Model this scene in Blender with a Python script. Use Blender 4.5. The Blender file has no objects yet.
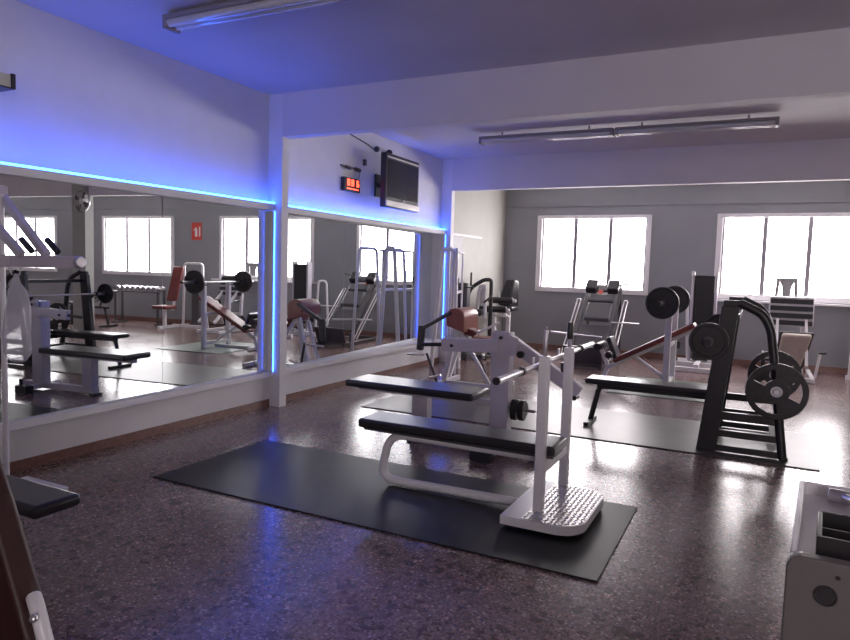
import bpy, bmesh, math, random
from mathutils import Vector, Matrix
random.seed(7)
S = bpy.context.scene
C = S.collection
PI = math.pi
V = Vector

# ------------------------------------------------------------ materials
def mat(name, col, rough=.5, metal=0., spec=.5, noise=0., nscale=20., bump=0., bscale=60., coat=0., emis=None, estr=0., alpha=1.):
    m = bpy.data.materials.new(name); m.use_nodes = True
    nt = m.node_tree; b = nt.nodes['Principled BSDF']
    b.inputs['Base Color'].default_value = (*col, 1)
    b.inputs['Roughness'].default_value = rough
    b.inputs['Metallic'].default_value = metal
    b.inputs['Specular IOR Level'].default_value = spec
    b.inputs['Coat Weight'].default_value = coat
    b.inputs['Coat Roughness'].default_value = .1
    b.inputs['Alpha'].default_value = alpha
    tc = nt.nodes.new('ShaderNodeTexCoord')
    if noise > 0:
        n = nt.nodes.new('ShaderNodeTexNoise'); n.inputs['Scale'].default_value = nscale; n.inputs['Detail'].default_value = 5
        nt.links.new(tc.outputs['Object'], n.inputs['Vector'])
        r = nt.nodes.new('ShaderNodeValToRGB')
        r.color_ramp.elements[0].position = .3; r.color_ramp.elements[1].position = .7
        r.color_ramp.elements[0].color = (*[c * (1 - noise) for c in col], 1)
        r.color_ramp.elements[1].color = (*[min(1, c * (1 + noise)) for c in col], 1)
        nt.links.new(n.outputs['Fac'], r.inputs['Fac']); nt.links.new(r.outputs['Color'], b.inputs['Base Color'])
    if bump > 0:
        n = nt.nodes.new('ShaderNodeTexNoise'); n.inputs['Scale'].default_value = bscale; n.inputs['Detail'].default_value = 4
        nt.links.new(tc.outputs['Object'], n.inputs['Vector'])
        bp = nt.nodes.new('ShaderNodeBump'); bp.inputs['Strength'].default_value = bump; bp.inputs['Distance'].default_value = .01
        nt.links.new(n.outputs['Fac'], bp.inputs['Height']); nt.links.new(bp.outputs['Normal'], b.inputs['Normal'])
    if emis:
        b.inputs['Emission Color'].default_value = (*emis, 1); b.inputs['Emission Strength'].default_value = estr
    return m

def floor_mat():
    m = mat('terrazzo', (.2, .14, .14), .2, spec=1.0)
    nt = m.node_tree; b = nt.nodes['Principled BSDF']; L = nt.links; N = nt.nodes.new
    tc = N('ShaderNodeTexCoord')
    v1 = N('ShaderNodeTexVoronoi'); v1.inputs['Scale'].default_value = 90
    v2 = N('ShaderNodeTexVoronoi'); v2.inputs['Scale'].default_value = 28
    L.new(tc.outputs['Object'], v1.inputs['Vector']); L.new(tc.outputs['Object'], v2.inputs['Vector'])
    s1 = N('ShaderNodeSeparateColor'); L.new(v1.outputs['Color'], s1.inputs[0])
    r1 = N('ShaderNodeValToRGB'); cr = r1.color_ramp; cr.interpolation = 'CONSTANT'
    cr.elements[0].color = (.18, .112, .105, 1); cr.elements[1].position = .35; cr.elements[1].color = (.225, .145, .137, 1)
    for p, c in ((.62, (.27, .18, .17)), (.8, (.08, .046, .044)), (.94, (.4, .3, .28))):
        e = cr.elements.new(p); e.color = (*c, 1)
    L.new(s1.outputs[0], r1.inputs['Fac'])
    s2 = N('ShaderNodeSeparateColor'); L.new(v2.outputs['Color'], s2.inputs[0])
    r2 = N('ShaderNodeValToRGB'); cr = r2.color_ramp; cr.interpolation = 'CONSTANT'
    cr.elements[0].color = (1, 1, 1, 1); cr.elements[1].position = .84; cr.elements[1].color = (.5, .45, .45, 1)
    e = cr.elements.new(.95); e.color = (1.35, 1.25, 1.2, 1)
    L.new(s2.outputs[1], r2.inputs['Fac'])
    mx = N('ShaderNodeMix'); mx.data_type = 'RGBA'; mx.blend_type = 'MULTIPLY'; mx.inputs[0].default_value = 1
    L.new(r1.outputs['Color'], mx.inputs[6]); L.new(r2.outputs['Color'], mx.inputs[7])
    br = N('ShaderNodeTexBrick'); br.offset = 0; br.inputs['Scale'].default_value = 1
    br.inputs['Brick Width'].default_value = .4; br.inputs['Row Height'].default_value = .4
    br.inputs['Mortar Size'].default_value = .0022; br.inputs['Mortar Smooth'].default_value = .1
    br.inputs['Color1'].default_value = (1, 1, 1, 1); br.inputs['Color2'].default_value = (.9, .9, .9, 1); br.inputs['Mortar'].default_value = (.3, .25, .25, 1)
    L.new(tc.outputs['Object'], br.inputs['Vector'])
    m2 = N('ShaderNodeMix'); m2.data_type = 'RGBA'; m2.blend_type = 'MULTIPLY'; m2.inputs[0].default_value = 1
    L.new(mx.outputs[2], m2.inputs[6]); L.new(br.outputs['Color'], m2.inputs[7]); L.new(m2.outputs[2], b.inputs['Base Color'])
    n = N('ShaderNodeTexNoise'); n.inputs['Scale'].default_value = 1.2; n.inputs['Detail'].default_value = 2
    L.new(tc.outputs['Object'], n.inputs['Vector'])
    mr = N('ShaderNodeMapRange'); mr.inputs[1].default_value = .3; mr.inputs[2].default_value = .7; mr.inputs[3].default_value = .19; mr.inputs[4].default_value = .25
    L.new(n.outputs['Fac'], mr.inputs[0]); L.new(mr.outputs[0], b.inputs['Roughness'])
    n2 = N('ShaderNodeTexNoise'); n2.inputs['Scale'].default_value = 3.5; n2.inputs['Detail'].default_value = 3
    L.new(tc.outputs['Object'], n2.inputs['Vector'])
    bp = N('ShaderNodeBump'); bp.inputs['Strength'].default_value = .05; bp.inputs['Distance'].default_value = .01
    L.new(n2.outputs['Fac'], bp.inputs['Height']); L.new(bp.outputs['Normal'], b.inputs['Normal'])
    return m

def diamond_mat():
    m = mat('diamond_plate', (.62, .6, .6), .32, .85)
    nt = m.node_tree; b = nt.nodes['Principled BSDF']; L = nt.links; N = nt.nodes.new
    tc = N('ShaderNodeTexCoord')
    def wave(rot):
        mp = N('ShaderNodeMapping'); mp.inputs['Rotation'].default_value = (0, 0, rot); mp.inputs['Scale'].default_value = (1, 1, 1)
        L.new(tc.outputs['Object'], mp.inputs[0])
        w = N('ShaderNodeTexBrick'); w.offset = .5; w.inputs['Scale'].default_value = 1
        w.inputs['Brick Width'].default_value = .05; w.inputs['Row Height'].default_value = .03; w.inputs['Mortar Size'].default_value = .0095
        w.inputs['Mortar Smooth'].default_value = .4
        L.new(mp.outputs[0], w.inputs['Vector']); return w
    a = wave(PI / 4); c = wave(-PI / 4)
    mm = N('ShaderNodeMath'); mm.operation = 'MAXIMUM'
    L.new(a.outputs['Fac'], mm.inputs[0]); L.new(c.outputs['Fac'], mm.inputs[1])
    bp = N('ShaderNodeBump'); bp.inputs['Strength'].default_value = 1; bp.inputs['Distance'].default_value = .006; bp.invert = True
    L.new(mm.outputs[0], bp.inputs['Height']); L.new(bp.outputs['Normal'], b.inputs['Normal'])
    return m

M = dict(
    wall_white=mat('white_plaster', (.72, .71, .72), .6, noise=.04, nscale=3, bump=.15, bscale=14),
    wall_pale=mat('pale_plaster', (.36, .36, .33), .6, noise=.04, nscale=3),
    wall_grey=mat('blue_grey_paint', (.25, .255, .275), .5, noise=.04, nscale=2, bump=.1, bscale=20),
    ceiling=mat('ceiling_paint', (.66, .63, .65), .7, noise=.03, nscale=2),
    floor=floor_mat(),
    skirt=mat('terracotta_skirting', (.2, .1, .08), .35, noise=.2, nscale=30),
    mirror=mat('mirror_glass', (.8, .84, .84), .0, 1.),
    wframe=mat('window_paint', (.75, .73, .75), .4),
    mull=mat('window_aluminium', (.28, .26, .29), .4, .3),
    white=mat('white_powder_coat', (.74, .72, .73), .32, noise=.04, nscale=8),
    grey=mat('grey_powder_coat', (.52, .48, .54), .35, noise=.05, nscale=8),
    dgrey=mat('dark_grey_coat', (.075, .07, .078), .4),
    black=mat('black_steel', (.022, .02, .022), .38),
    vinyl=mat('black_vinyl', (.022, .02, .024), .3, bump=.08, bscale=90),
    gvinyl=mat('grey_vinyl', (.1, .1, .105), .4, bump=.08, bscale=90),
    red=mat('dark_red_vinyl', (.17, .035, .032), .35, noise=.15, nscale=9, bump=.08, bscale=90),
    brown=mat('red_brown_vinyl', (.3, .1, .075), .35, noise=.15, nscale=9),
    maroon=mat('maroon_vinyl', (.032, .004, .004), .5, noise=.15, nscale=9, bump=.08, bscale=90),
    tan=mat('tan_vinyl', (.45, .38, .33), .5, noise=.1, nscale=9),
    rubber=mat('black_rubber', (.018, .018, .019), .6, bump=.1, bscale=200),
    mat1=mat('rubber_mat', (.012, .012, .013), .4, spec=.25, noise=.1, nscale=5, bump=.05, bscale=120),
    mat2=mat('grey_rubber_mat', (.085, .078, .07), .36, spec=.35, noise=.12, nscale=4),
    mat3=mat('green_rubber_mat', (.09, .13, .1), .4, noise=.12, nscale=4),
    iron=mat('cast_iron', (.03, .027, .028), .42, .3, noise=.2, nscale=30),
    chrome=mat('chrome', (.68, .66, .68), .3, 1.),
    steel=mat('dull_steel', (.45, .43, .45), .35, .9),
    plate=diamond_mat(),
    screen=mat('tv_screen', (.035, .033, .04), .18),
    tvframe=mat('tv_shell', (.02, .02, .025), .35),
    silver=mat('silver_plastic', (.55, .53, .52), .35, .4),
    tube=mat('light_cover', (.6, .6, .6), .1, spec=1, coat=1),
    fix=mat('light_body', (.3, .28, .29), .5),
    led=mat('blue_led', (.05, .2, .9), .5, emis=(.016, .105, 1), estr=26),
    pane=mat('frosted_window_glass', (.8, .8, .8), .4, emis=(1, .93, .945), estr=12.5),
    pane_fill=mat('fill_window_glass', (.8, .8, .8), .4, emis=(1, .9, .94), estr=8.5),  # glow of the added fill window behind the camera
    digit=mat('red_digit', (.8, .1, .05), .5, emis=(1, .12, .06), estr=2.5),
    sred=mat('sign_red', (.6, .05, .03), .4), swhite=mat('sign_white', (.8, .8, .8), .4),
    cable=mat('black_cable', (.02, .02, .02), .5),
    bag=mat('clear_plastic_bag', (.75, .75, .82), .2, alpha=.45, bump=.8, bscale=18),
    stool=mat('backlit_white_plastic', (.3, .3, .3), .5),  # white plastic, greyed to put its backlit shade into the colour
    gpanel=mat('grey_painted_metal', (.11, .1, .095), .4, noise=.05, nscale=6),
    beige=mat('beige_plastic', (.6, .6, .5), .4),
)

# ------------------------------------------------------------ mesh builder
SPLIT = {'lock_lever', 'plug', 'cross_brace', 'chrome_peg', 'hanger', 'handle', 'weight_peg', 'handgrip', 'lever_peg', 'roller_pad', 'hook_plate', 'upright', 'crossbar', 'loose_block', 'bar_hook', 'rear_leg', 'leg', 'guide_rod', 'foot', 'rod_cap', 'blades', 'low_leg', 'small_digit_row'}
class MB:
    def __init__(s): s.bm = bmesh.new()
    def _bev(s, geom, r, seg=3):
        if r > 0:
            es = list({e for f in geom for e in f.edges})
            res = bmesh.ops.bevel(s.bm, geom=es, offset=r, segments=seg, profile=.5, affect='EDGES')
            for f in res['faces']: f.smooth = True
    def hexa(s, vs, bev=0, seg=3):
        v = [s.bm.verts.new(p) for p in vs]
        fs = [s.bm.faces.new([v[i] for i in q]) for q in ((0, 3, 2, 1), (4, 5, 6, 7), (0, 1, 5, 4), (1, 2, 6, 5), (2, 3, 7, 6), (3, 0, 4, 7))]
        bmesh.ops.recalc_face_normals(s.bm, faces=fs)
        s._bev(fs, bev, seg); return s
    def box(s, x0, x1, y0, y1, z0, z1, bev=0, seg=3):
        return s.hexa([(x0, y0, z0), (x1, y0, z0), (x1, y1, z0), (x0, y1, z0), (x0, y0, z1), (x1, y0, z1), (x1, y1, z1), (x0, y1, z1)], bev, seg)
    def bar(s, p, q, w, h, bev=.004, up=(0, 0, 1), w2=None, h2=None, seg=2):
        p, q = V(p), V(q); d = (q - p).normalized(); u = V(up)
        if abs(d.dot(u)) > .98: u = V((0, 1, 0))
        a = d.cross(u).normalized(); b = a.cross(d).normalized()
        w2 = w2 or w; h2 = h2 or h
        vs = []
        for c, ww, hh in ((p, w, h), (q, w2, h2)):
            for i, j in ((-1, -1), (1, -1), (1, 1), (-1, 1)): vs.append(c + a * i * ww / 2 + b * j * hh / 2)
        return s.hexa(vs, bev, seg)
    def tube(s, pts, r, seg=12, cap=True):
        pts = [V(p) for p in pts]; n = len(pts); rs = r if isinstance(r, (list, tuple)) else [r] * n
        rings = []; d0 = (pts[1] - pts[0]).normalized()
        u = d0.orthogonal().normalized()
        prev = d0
        for i, p in enumerate(pts):
            if i == 0: d = d0
            elif i == n - 1: d = (pts[-1] - pts[-2]).normalized()
            else: d = ((pts[i] - pts[i - 1]).normalized() + (pts[i + 1] - pts[i]).normalized()).normalized()
            q = prev.rotation_difference(d); u = (q @ u); u = (u - d * u.dot(d)).normalized(); w = d.cross(u); prev = d
            rings.append([s.bm.verts.new(p + (u * math.cos(2 * PI * k / seg) + w * math.sin(2 * PI * k / seg)) * rs[i]) for k in range(seg)])
        for a, b in zip(rings, rings[1:]):
            for k in range(seg):
                f = s.bm.faces.new((a[k], a[(k + 1) % seg], b[(k + 1) % seg], b[k])); f.smooth = True
        if cap:
            for ring, rev in ((rings[0], True), (rings[-1], False)):
                f = s.bm.faces.new(list(reversed(ring)) if rev else ring)
                for e in f.edges: e.smooth = False
        return s
    def cyl(s, p, q, r, seg=20): return s.tube([p, q], r, seg)
    def rcyl(s, p, q, r, seg=20, b=.01):
        p, q = V(p), V(q); d = (q - p).normalized()
        return s.tube([p, p + d * b * .3, p + d * b, q - d * b, q - d * b * .3, q], [r - b, r - b * .3, r, r, r - b * .3, r - b], seg)
    def lathe(s, c, axis, prof, seg=32, closed=True):
        c, ax = V(c), V(axis).normalized(); u = ax.orthogonal().normalized(); w = ax.cross(u)
        rings = [[s.bm.verts.new(c + ax * t + (u * math.cos(2 * PI * k / seg) + w * math.sin(2 * PI * k / seg)) * r) for k in range(seg)] for r, t in prof]
        pairs = list(zip(rings, rings[1:] + ([rings[0]] if closed else [])))
        if not closed: pairs = list(zip(rings, rings[1:]))
        for a, b in pairs:
            for k in range(seg):
                s.bm.faces.new((a[k], a[(k + 1) % seg], b[(k + 1) % seg], b[k]))
        return s
    def prism(s, pts, off, bev=0, seg=2):
        off = V(off); a = [s.bm.verts.new(V(p)) for p in pts]; b = [s.bm.verts.new(V(p) + off) for p in pts]
        fs = [s.bm.faces.new(a), s.bm.faces.new(list(reversed(b)))]; n = len(a)
        for i in range(n): fs.append(s.bm.faces.new((a[i], b[i], b[(i + 1) % n], a[(i + 1) % n])))
        bmesh.ops.recalc_face_normals(s.bm, faces=fs)
        s._bev(fs, bev, seg); return s
    def sphere(s, c, r, sc=(1, 1, 1)):
        m = Matrix.Translation(c) @ Matrix.Diagonal((*[r * k for k in sc], 1))
        res = bmesh.ops.create_uvsphere(s.bm, u_segments=20, v_segments=12, radius=1, matrix=m)
        for v in res['verts']:
            for f in v.link_faces: f.smooth = True
        return s
    def build(s, name, m, root=None, parent=None, recalc=True):
        # coordinates were given in the world; root is the Empty whose place they are kept relative to
        if recalc: bmesh.ops.recalc_face_normals(s.bm, faces=s.bm.faces[:])
        if name in SPLIT and not getattr(s, 'one', False):
            isl = []; seen = set()
            for v0 in s.bm.verts:
                if v0 in seen: continue
                st = [v0]; comp = set()
                while st:
                    v = st.pop()
                    if v in comp: continue
                    comp.add(v)
                    for e in v.link_edges: st.append(e.other_vert(v))
                seen |= comp; isl.append(comp)
            if len(isl) > 1:
                out = None
                for comp in isl:
                    nb = MB(); nb.one = True; mp = {v: nb.bm.verts.new(v.co) for v in comp}
                    for f in {f for v in comp for f in v.link_faces}:
                        g_ = nb.bm.faces.new([mp[v] for v in f.verts]); g_.smooth = f.smooth
                    for e in {e for v in comp for e in v.link_edges}:
                        if not e.smooth:
                            q = nb.bm.edges.get((mp[e.verts[0]], mp[e.verts[1]]))
                            if q: q.smooth = False
                    o = nb.build(name, m, root, parent); out = out or o
                s.bm.free(); return out
        me = bpy.data.meshes.new(name)
        if root is not None: bmesh.ops.translate(s.bm, verts=s.bm.verts[:], vec=-V(root.location))
        s.bm.to_mesh(me); s.bm.free(); me.materials.append(m)
        o = bpy.data.objects.new(name, me); C.objects.link(o)
        if parent is not None or root is not None: o.parent = parent or root
        return o

def fillet(pts, r, n=6):
    pts = [V(p) for p in pts]; out = [pts[0]]
    for i in range(1, len(pts) - 1):
        p, a, b = pts[i], (pts[i - 1] - pts[i]), (pts[i + 1] - pts[i])
        k = min(r, a.length * .45, b.length * .45); A = p + a.normalized() * k; B = p + b.normalized() * k
        for j in range(n + 1):
            t = j / n; out.append(A * (1 - t) ** 2 + p * 2 * t * (1 - t) + B * t * t)
    out.append(pts[-1]); return out

def tag(o, label, cat, group=None, kind=None):
    o['label'] = label; o['category'] = cat
    if group: o['group'] = group
    if kind: o['kind'] = kind
    return o
def thing(name, loc, label, cat, group=None):
    o = bpy.data.objects.new(name, None); C.objects.link(o); o.location = loc; o.empty_display_size = .1
    return tag(o, label, cat, group)
def struct(name, mb, m, parent=None):
    o = mb.build(name, m); 
    if parent: o.parent = parent
    else: o['kind'] = 'structure'
    return o

# ------------------------------------------------------------ the room
X1, Y0, YB, ZC = 15.2, -2.6, 12.93, 3.33
YC1, YC2 = 5.64, 9.93
struct('floor', MB().box(-.5, X1 + .2, Y0 - .2, YB + .3, -.1, 0), M['floor'])
struct('ceiling', MB().box(-.5, X1 + .2, Y0 - .2, YB + .3, ZC, ZC + .1), M['ceiling'])
# left wall: solid band below, recess for the mirrors, solid band above
b = MB()
b.box(-.45, 0, 2.3, YC1, 0, .332); b.box(-.45, 0, YC1, YC2, 0, .33); b.box(-.45, 0, Y0, 2.3, 0, ZC)
struct('wall_left', b, M['wall_white'])
struct('wall_left', MB().box(-.45, -.03, 2.3, YC2, 2.19, ZC), M['wall_white'])
struct('wall_left', MB().box(-.45, -.3, 2.3, YC2, .33, 2.19), M['wall_white'])
b = MB().box(-.45, 0, YC2 + .03, YB, 0, ZC)
struct('wall_left', b, M['wall_pale'])
def ledge(y0, y1, xa, xb, za0, za1, zb0, zb1):
    return MB().hexa([(-.3, y0, za0), (xa, y0, za0), (xb, y1, zb0), (-.3, y1, zb0), (-.3, y0, za1), (xa, y0, za1), (xb, y1, zb1), (-.3, y1, zb1)], .003)
struct('trim_1', ledge(2.3, YC1, .24, .06, 2.09, 2.15, 2.115, 2.185), M['wall_white'])
struct('trim_2', ledge(YC1 + .11, YC2, .06, .06, 2.11, 2.18, 2.11, 2.18), M['wall_white'])
struct('trim_3', ledge(2.3, YC1, .24, .06, .36, .415, .33, .385), M['wall_white'])
struct('trim_4', MB().box(-.3, .06, YC1 + .11, YC2, .33, .385, .004), M['wall_white'])
struct('trim_5', MB().box(0, .03, YC2 + .12, 11.6, 2.12, 2.16), M['wall_white'])
struct('trim_6', MB().box(-.3, .06, YC1 - .022, YC1 - .01, .375, 2.11), M['wall_white'])
struct('trim_7', MB().box(-.3, .06, YC2 - .022, YC2 - .01, .375, 2.11), M['wall_white'])
struct('baseboard_left', MB().box(0, .012, 2.3, YC1, 0, .075).box(0, .012, YC1 + .11, YC2, 0, .075).box(0, .012, YC2 + .12, YB, 0, .075), M['skirt'])
# pilasters and roof beams
struct('trim_8', MB().box(-.3, .15, YC1, YC1 + .11, 0, ZC), M['wall_white'])
struct('trim_9', MB().box(-.3, .15, YC2, YC2 + .12, 0, ZC), M['wall_white'])
struct('trim_10', MB().box(.15, X1, YC1, YC1 + .12, 2.885, ZC), M['ceiling'])
struct('trim_11', MB().box(.15, X1, YC2, YC2 + .12, 2.82, ZC), M['ceiling'])
struct('trim_12', MB().box(7.1, 7.45, YC2 - .1, YC2 + .12, 0, ZC, .01), M['wall_pale'])

# back wall with four window openings
WINS = [(.68, 2.86), (3.97, 6.17), (7.53, 9.83), (11.4, 13.7)]
WZ0, WZ1 = 1.16, 2.66
b = MB(); xs = [-.45]
for a, c in WINS: xs += [a, c]
xs.append(X1 + .2)
for i in range(0, len(xs), 2): b.box(xs[i], xs[i + 1], YB, YB + .25, 0, ZC)
for a, c in WINS: b.box(a, c, YB, YB + .25, 0, WZ0).box(a, c, YB, YB + .25, WZ1, ZC)
struct('wall_back', b, M['wall_grey'])
struct('baseboard_back', MB().box(0, X1, YB - .012, YB, 0, .1), M['skirt'])
struct('trim_13', MB().box(0, X1, YB - .02, YB, 2.83, 2.86), M['wall_grey'])
def window(n, a, c, y=YB, z0=WZ0, z1=WZ1, s=1):
    f = MB(); t = .095
    ya, yb = (y - .03, y + .1) if s > 0 else (y - .1, y + .03)
    f.box(a, c, ya, yb, z0, z0 + t, .006); f.box(a, c, ya, yb, z1 - t * .7, z1, .006)
    f.box(a, a + t, ya, yb, z0 + t, z1 - t * .7, .006); f.box(c - t * .8, c, ya, yb, z0 + t, z1 - t * .7, .006)
    o = struct('window_%d' % n, f, M['wframe'])
    w = (c - a - t * 1.8) / 3; x = a + t
    for k in range(3):
        g = MB(); g.box(x + k * w, x + k * w + w, y + .05 * s, y + .055 * s if s > 0 else y - .045, z0 + t, z1 - t * .7)
        p = g.build('pane', M['pane' if s > 0 else 'pane_fill']); p.parent = o
        fr = MB(); fr.box(x + k * w, x + k * w + .035, y + .015 if s > 0 else y - .045, y + .045 if s > 0 else y - .015, z0 + t, z1 - t * .7)
        fr.box(x + k * w + w - .035, x + k * w + w, y + .015 if s > 0 else y - .045, y + .045 if s > 0 else y - .015, z0 + t, z1 - t * .7)
        q = fr.build('sash', M['mull']); q.parent = o
    return o
for i, (a, c) in enumerate(WINS): window(i + 1, a, c)
struct('trim_14', MB().box(3.9, 6.3, YB - .16, YB, WZ0 - .045, WZ0 - .01, .005), M['wframe'])
# right wall, and the wall behind the camera with an unseen window added as fill light
struct('wall_right', MB().box(X1, X1 + .2, Y0, YB, 0, ZC), M['wall_grey'])
b = MB(); fx = (6.0, 9.0)
b.box(-.45, fx[0], Y0 - .2, Y0, 0, ZC).box(fx[1], X1, Y0 - .2, Y0, 0, ZC).box(fx[0], fx[1], Y0 - .2, Y0, 0, 1.0).box(fx[0], fx[1], Y0 - .2, Y0, 2.6, ZC)
struct('wall_front', b, M['wall_white'])
window(5, fx[0], fx[1], Y0, 1.0, 2.6, -1)  # added out of view to brighten the left wall and near side

# mirrors: slightly out of parallel with the wall, each of two panels
def mirror(name, y0, y1, xa, slope, seam, label, z0=.38, z1=2.115):
    def X(y): return xa - slope * (y - y0)
    root = thing(name, (X(y0), y0, z0), label, 'mirror', 'wall mirrors')
    for a, c in ((y0, seam - .002), (seam + .002, y1)):
        MB().hexa([(X(a) - .006, a, z0), (X(a), a, z0), (X(c), c, z0), (X(c) - .006, c, z0), (X(a) - .006, a, z1), (X(a), a, z1), (X(c), c, z1), (X(c) - .006, c, z1)]).build('mirror_panel', M['mirror'], root)
    return root
mirror('wall_mirror', 2.31, 5.615, .2, .06, 4.12, 'large wall mirror left of the blue-lit pillar, reflecting the benches and plates')
mirror('wall_mirror', 5.76, 9.9, .0, .04, 7.15, 'wall mirror under the television, reflecting a bright window')
struct('trim_15', MB().box(0, .006, YC2 + .12, 10.75, .38, 2.12), M['wall_grey'])

# blue LED strips
def led(mb, label): return tag(mb.build('led_strip', M['led']), label, 'light strip', 'blue light strips')
led(MB().hexa([(.205, 2.32, 2.151), (.235, 2.32, 2.151), (.056, YC1 - .002, 2.186), (.026, YC1 - .002, 2.186), (.205, 2.32, 2.166), (.235, 2.32, 2.166), (.056, YC1 - .002, 2.201), (.026, YC1 - .002, 2.201)]), 'blue light strip along the top of the large left mirror')
led(MB().box(.026, .056, YC1 + .112, YC2 - .002, 2.181, 2.196), 'blue light strip along the top of the mirror below the television')
led(MB().box(.042, .062, YC1 - .009, YC1 - .001, .385, 2.105), 'vertical blue light strip on the near pillar beside the large mirror')
led(MB().box(.042, .062, YC2 - .009, YC2 - .001, .385, 2.105), 'vertical blue light strip on the far pillar')

# ------------------------------------------------------------ ceiling lights
def fixture(x0, x1, y, z, label, twin=True, hang=.0):
    r = thing('fluorescent_light', (x0, y, z), label, 'ceiling light', 'ceiling light fittings')
    MB().box(x0, x1, y - .07, y + .07, z + .03, z + .06, .005).build('housing', M['fix'], r)
    for dy in (-.035, .035):
        MB().cyl((x0 + .03, y + dy, z + .008), (x1 - .03, y + dy, z + .0), .031).build('tube_cover', M['tube'], r)
    for x in (x0, x1 - .04): MB().box(x, x + .04, y - .07, y + .07, z - .034, z + .031, .008).build('end_cap', M['fix'], r)
    k = MB()
    for x in (x0 + .3, x1 - .3): k.cyl((x, y, z + .055), (x, y, ZC), .012, 8)
    k.build('hanger', M['fix'], r)
    return r
fixture(1.33, 3.05, 8.22, 3.22, 'left unlit fluorescent fitting of the pair between the two ceiling beams')
fixture(3.07, 4.8, 8.22, 3.22, 'right unlit fluorescent fitting of the pair between the two ceiling beams')
fixture(.8, 2.8, 3.56, 3.24, 'unlit fluorescent fitting on the ceiling nearest the camera')

# ------------------------------------------------------------ TV, clock, wall bits
r = thing('television', (.32, 7.95, 2.3), 'flat black television on a bracket high on the left wall', 'television')
MB().box(.24, .325, 7.5, 8.43, 2.33, 3.03, .015).build('casing', M['tvframe'], r)
MB().box(.326, .332, 7.55, 8.38, 2.46, 2.95, .001).build('screen', M['screen'], r)
MB().box(.326, .336, 7.53, 8.4, 2.97, 2.99, .002).build('trim_strip', M['silver'], r)
sb = MB().box(.326, .345, 7.5, 8.43, 2.345, 2.42, .006).build('speaker_bar', M['silver'], r)
MB().cyl((.345, 7.965, 2.44), (.336, 7.965, 2.44), .016).build('power_light', M['swhite'], r)
MB().box(-.029, .0, 7.8, 8.1, 2.5, 2.8).bar((0, 7.95, 2.65), (.245, 7.95, 2.65), .06, .06).build('wall_bracket', M['black'], r)
r = thing('scoreboard_clock', (0, 7.17, 2.5), 'small black clock with glowing red digits on the left wall', 'clock')
MB().box(-.029, .03, 7.0, 7.36, 2.49, 2.66, .006).build('casing', M['tvframe'], r)
SEG = {'8': 'abcdefg', '0': 'abcdef', '6': 'acdefg'}
def digit(mb, ch, y, z, w, h, x, t):
    s = {'a': (y, y + w, z + h - t, z + h), 'g': (y, y + w, z + h / 2 - t / 2, z + h / 2 + t / 2), 'd': (y, y + w, z, z + t),
         'f': (y, y + t, z + h / 2, z + h), 'b': (y + w - t, y + w, z + h / 2, z + h), 'e': (y, y + t, z, z + h / 2), 'c': (y + w - t, y + w, z, z + h / 2)}
    for k in SEG[ch]: a = s[k]; mb.box(x, x + .004, a[0], a[1], a[2], a[3])
for ch, y in (('8', 7.06), ('8', 7.15), ('6', 7.27)):
    g = MB(); digit(g, ch, y, 2.56, .055, .08, .03, .014); g.build('digit', M['digit'], r)
g = MB()
for k in range(7): g.box(.03, .034, 7.05 + k * .04, 7.075 + k * .04, 2.515, 2.532)
g.build('small_digit_row', M['digit'], r)
r = thing('cable_hook', (0, 7.1, 2.8), 'dark double wall hook above the red digital clock', 'hook')
MB().box(-.03, -.015, 6.98, 7.42, 2.79, 2.81).cyl((-.03, 7.1, 2.8), (.05, 7.1, 2.77), .022).cyl((-.03, 7.32, 2.8), (.05, 7.32, 2.77), .025).build('hook_plate', M['dgrey'], r)
MB().tube(fillet([(.0, 7.38, 2.79), (-.02, 7.42, 2.7), (-.02, 7.3, 2.655)], .05), .004, 6).build('cord', M['cable'], r)
tag(MB().box(-.03, .01, 7.5, 7.54, 2.87, 2.95, .004).build('wall_switch', M['dgrey']), 'small dark switch on the wall between clock and television', 'switch')
r = thing('cable_bundle', (0, 7.0, 3.25), 'thin black cable clipped along the wall top towards the television', 'cable')
MB().tube([(-.02, 6.3, 3.3), (-.02, 6.9, 3.25), (-.02, 7.6, 3.16), (.0, 7.8, 3.1)], .007, 6).build('cord', M['cable'], r)
MB().sphere((.0, 7.8, 3.13), .04).sphere((.02, 8.1, 3.13), .045).build('plug', M['cable'], r)
r = thing('wall_speaker', (0, 2.5, 2.65), 'beige box with a black end mounted high at the left edge', 'speaker')
MB().box(-.03, .29, 2.3, 2.72, 2.645, 2.73, .004).build('casing', M['beige'], r)
MB().box(-.03, .3, 2.72, 2.745, 2.638, 2.737, .004).box(-.03, .3, 2.3, 2.72, 2.636, 2.645).build('end_cover', M['black'], r)
tag(MB().box(.25, .33, YB - .012, YB, 1.69, 1.77, .004).build('wall_socket', M['wall_grey']), 'small grey switch plate on the back wall near the corner', 'socket')
r = thing('wall_socket', (.96, YB, .43), 'small white socket low on the back wall left of the slanted sled machine', 'socket')
MB().box(.92, 1.0, YB - .012, YB, .39, .47, .004).build('cover_plate', M['wall_grey'], r)
MB().cyl((.96, YB - .02, .43), (.96, YB - .01, .43), .018, 12).build('white_button', M['swhite'], r)
r = thing('extinguisher_sign', (6.85, YB, 2.1), 'red fire extinguisher sign on the back wall, seen in the large mirror', 'sign')
MB().box(6.7, 7.0, YB - .006, YB, 2.08, 2.5).build('panel', M['sred'], r)
MB().box(6.83, 6.9, YB - .01, YB - .006, 2.16, 2.34, .002).box(6.845, 6.885, YB - .01, YB - .006, 2.34, 2.38, .001).bar((6.88, YB - .008, 2.37), (6.95, YB - .008, 2.3), .004, .015, 0).box(6.74, 6.78, YB - .01, YB - .006, 2.16, 2.4, .001).build('pictogram', M['swhite'], r)
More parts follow.
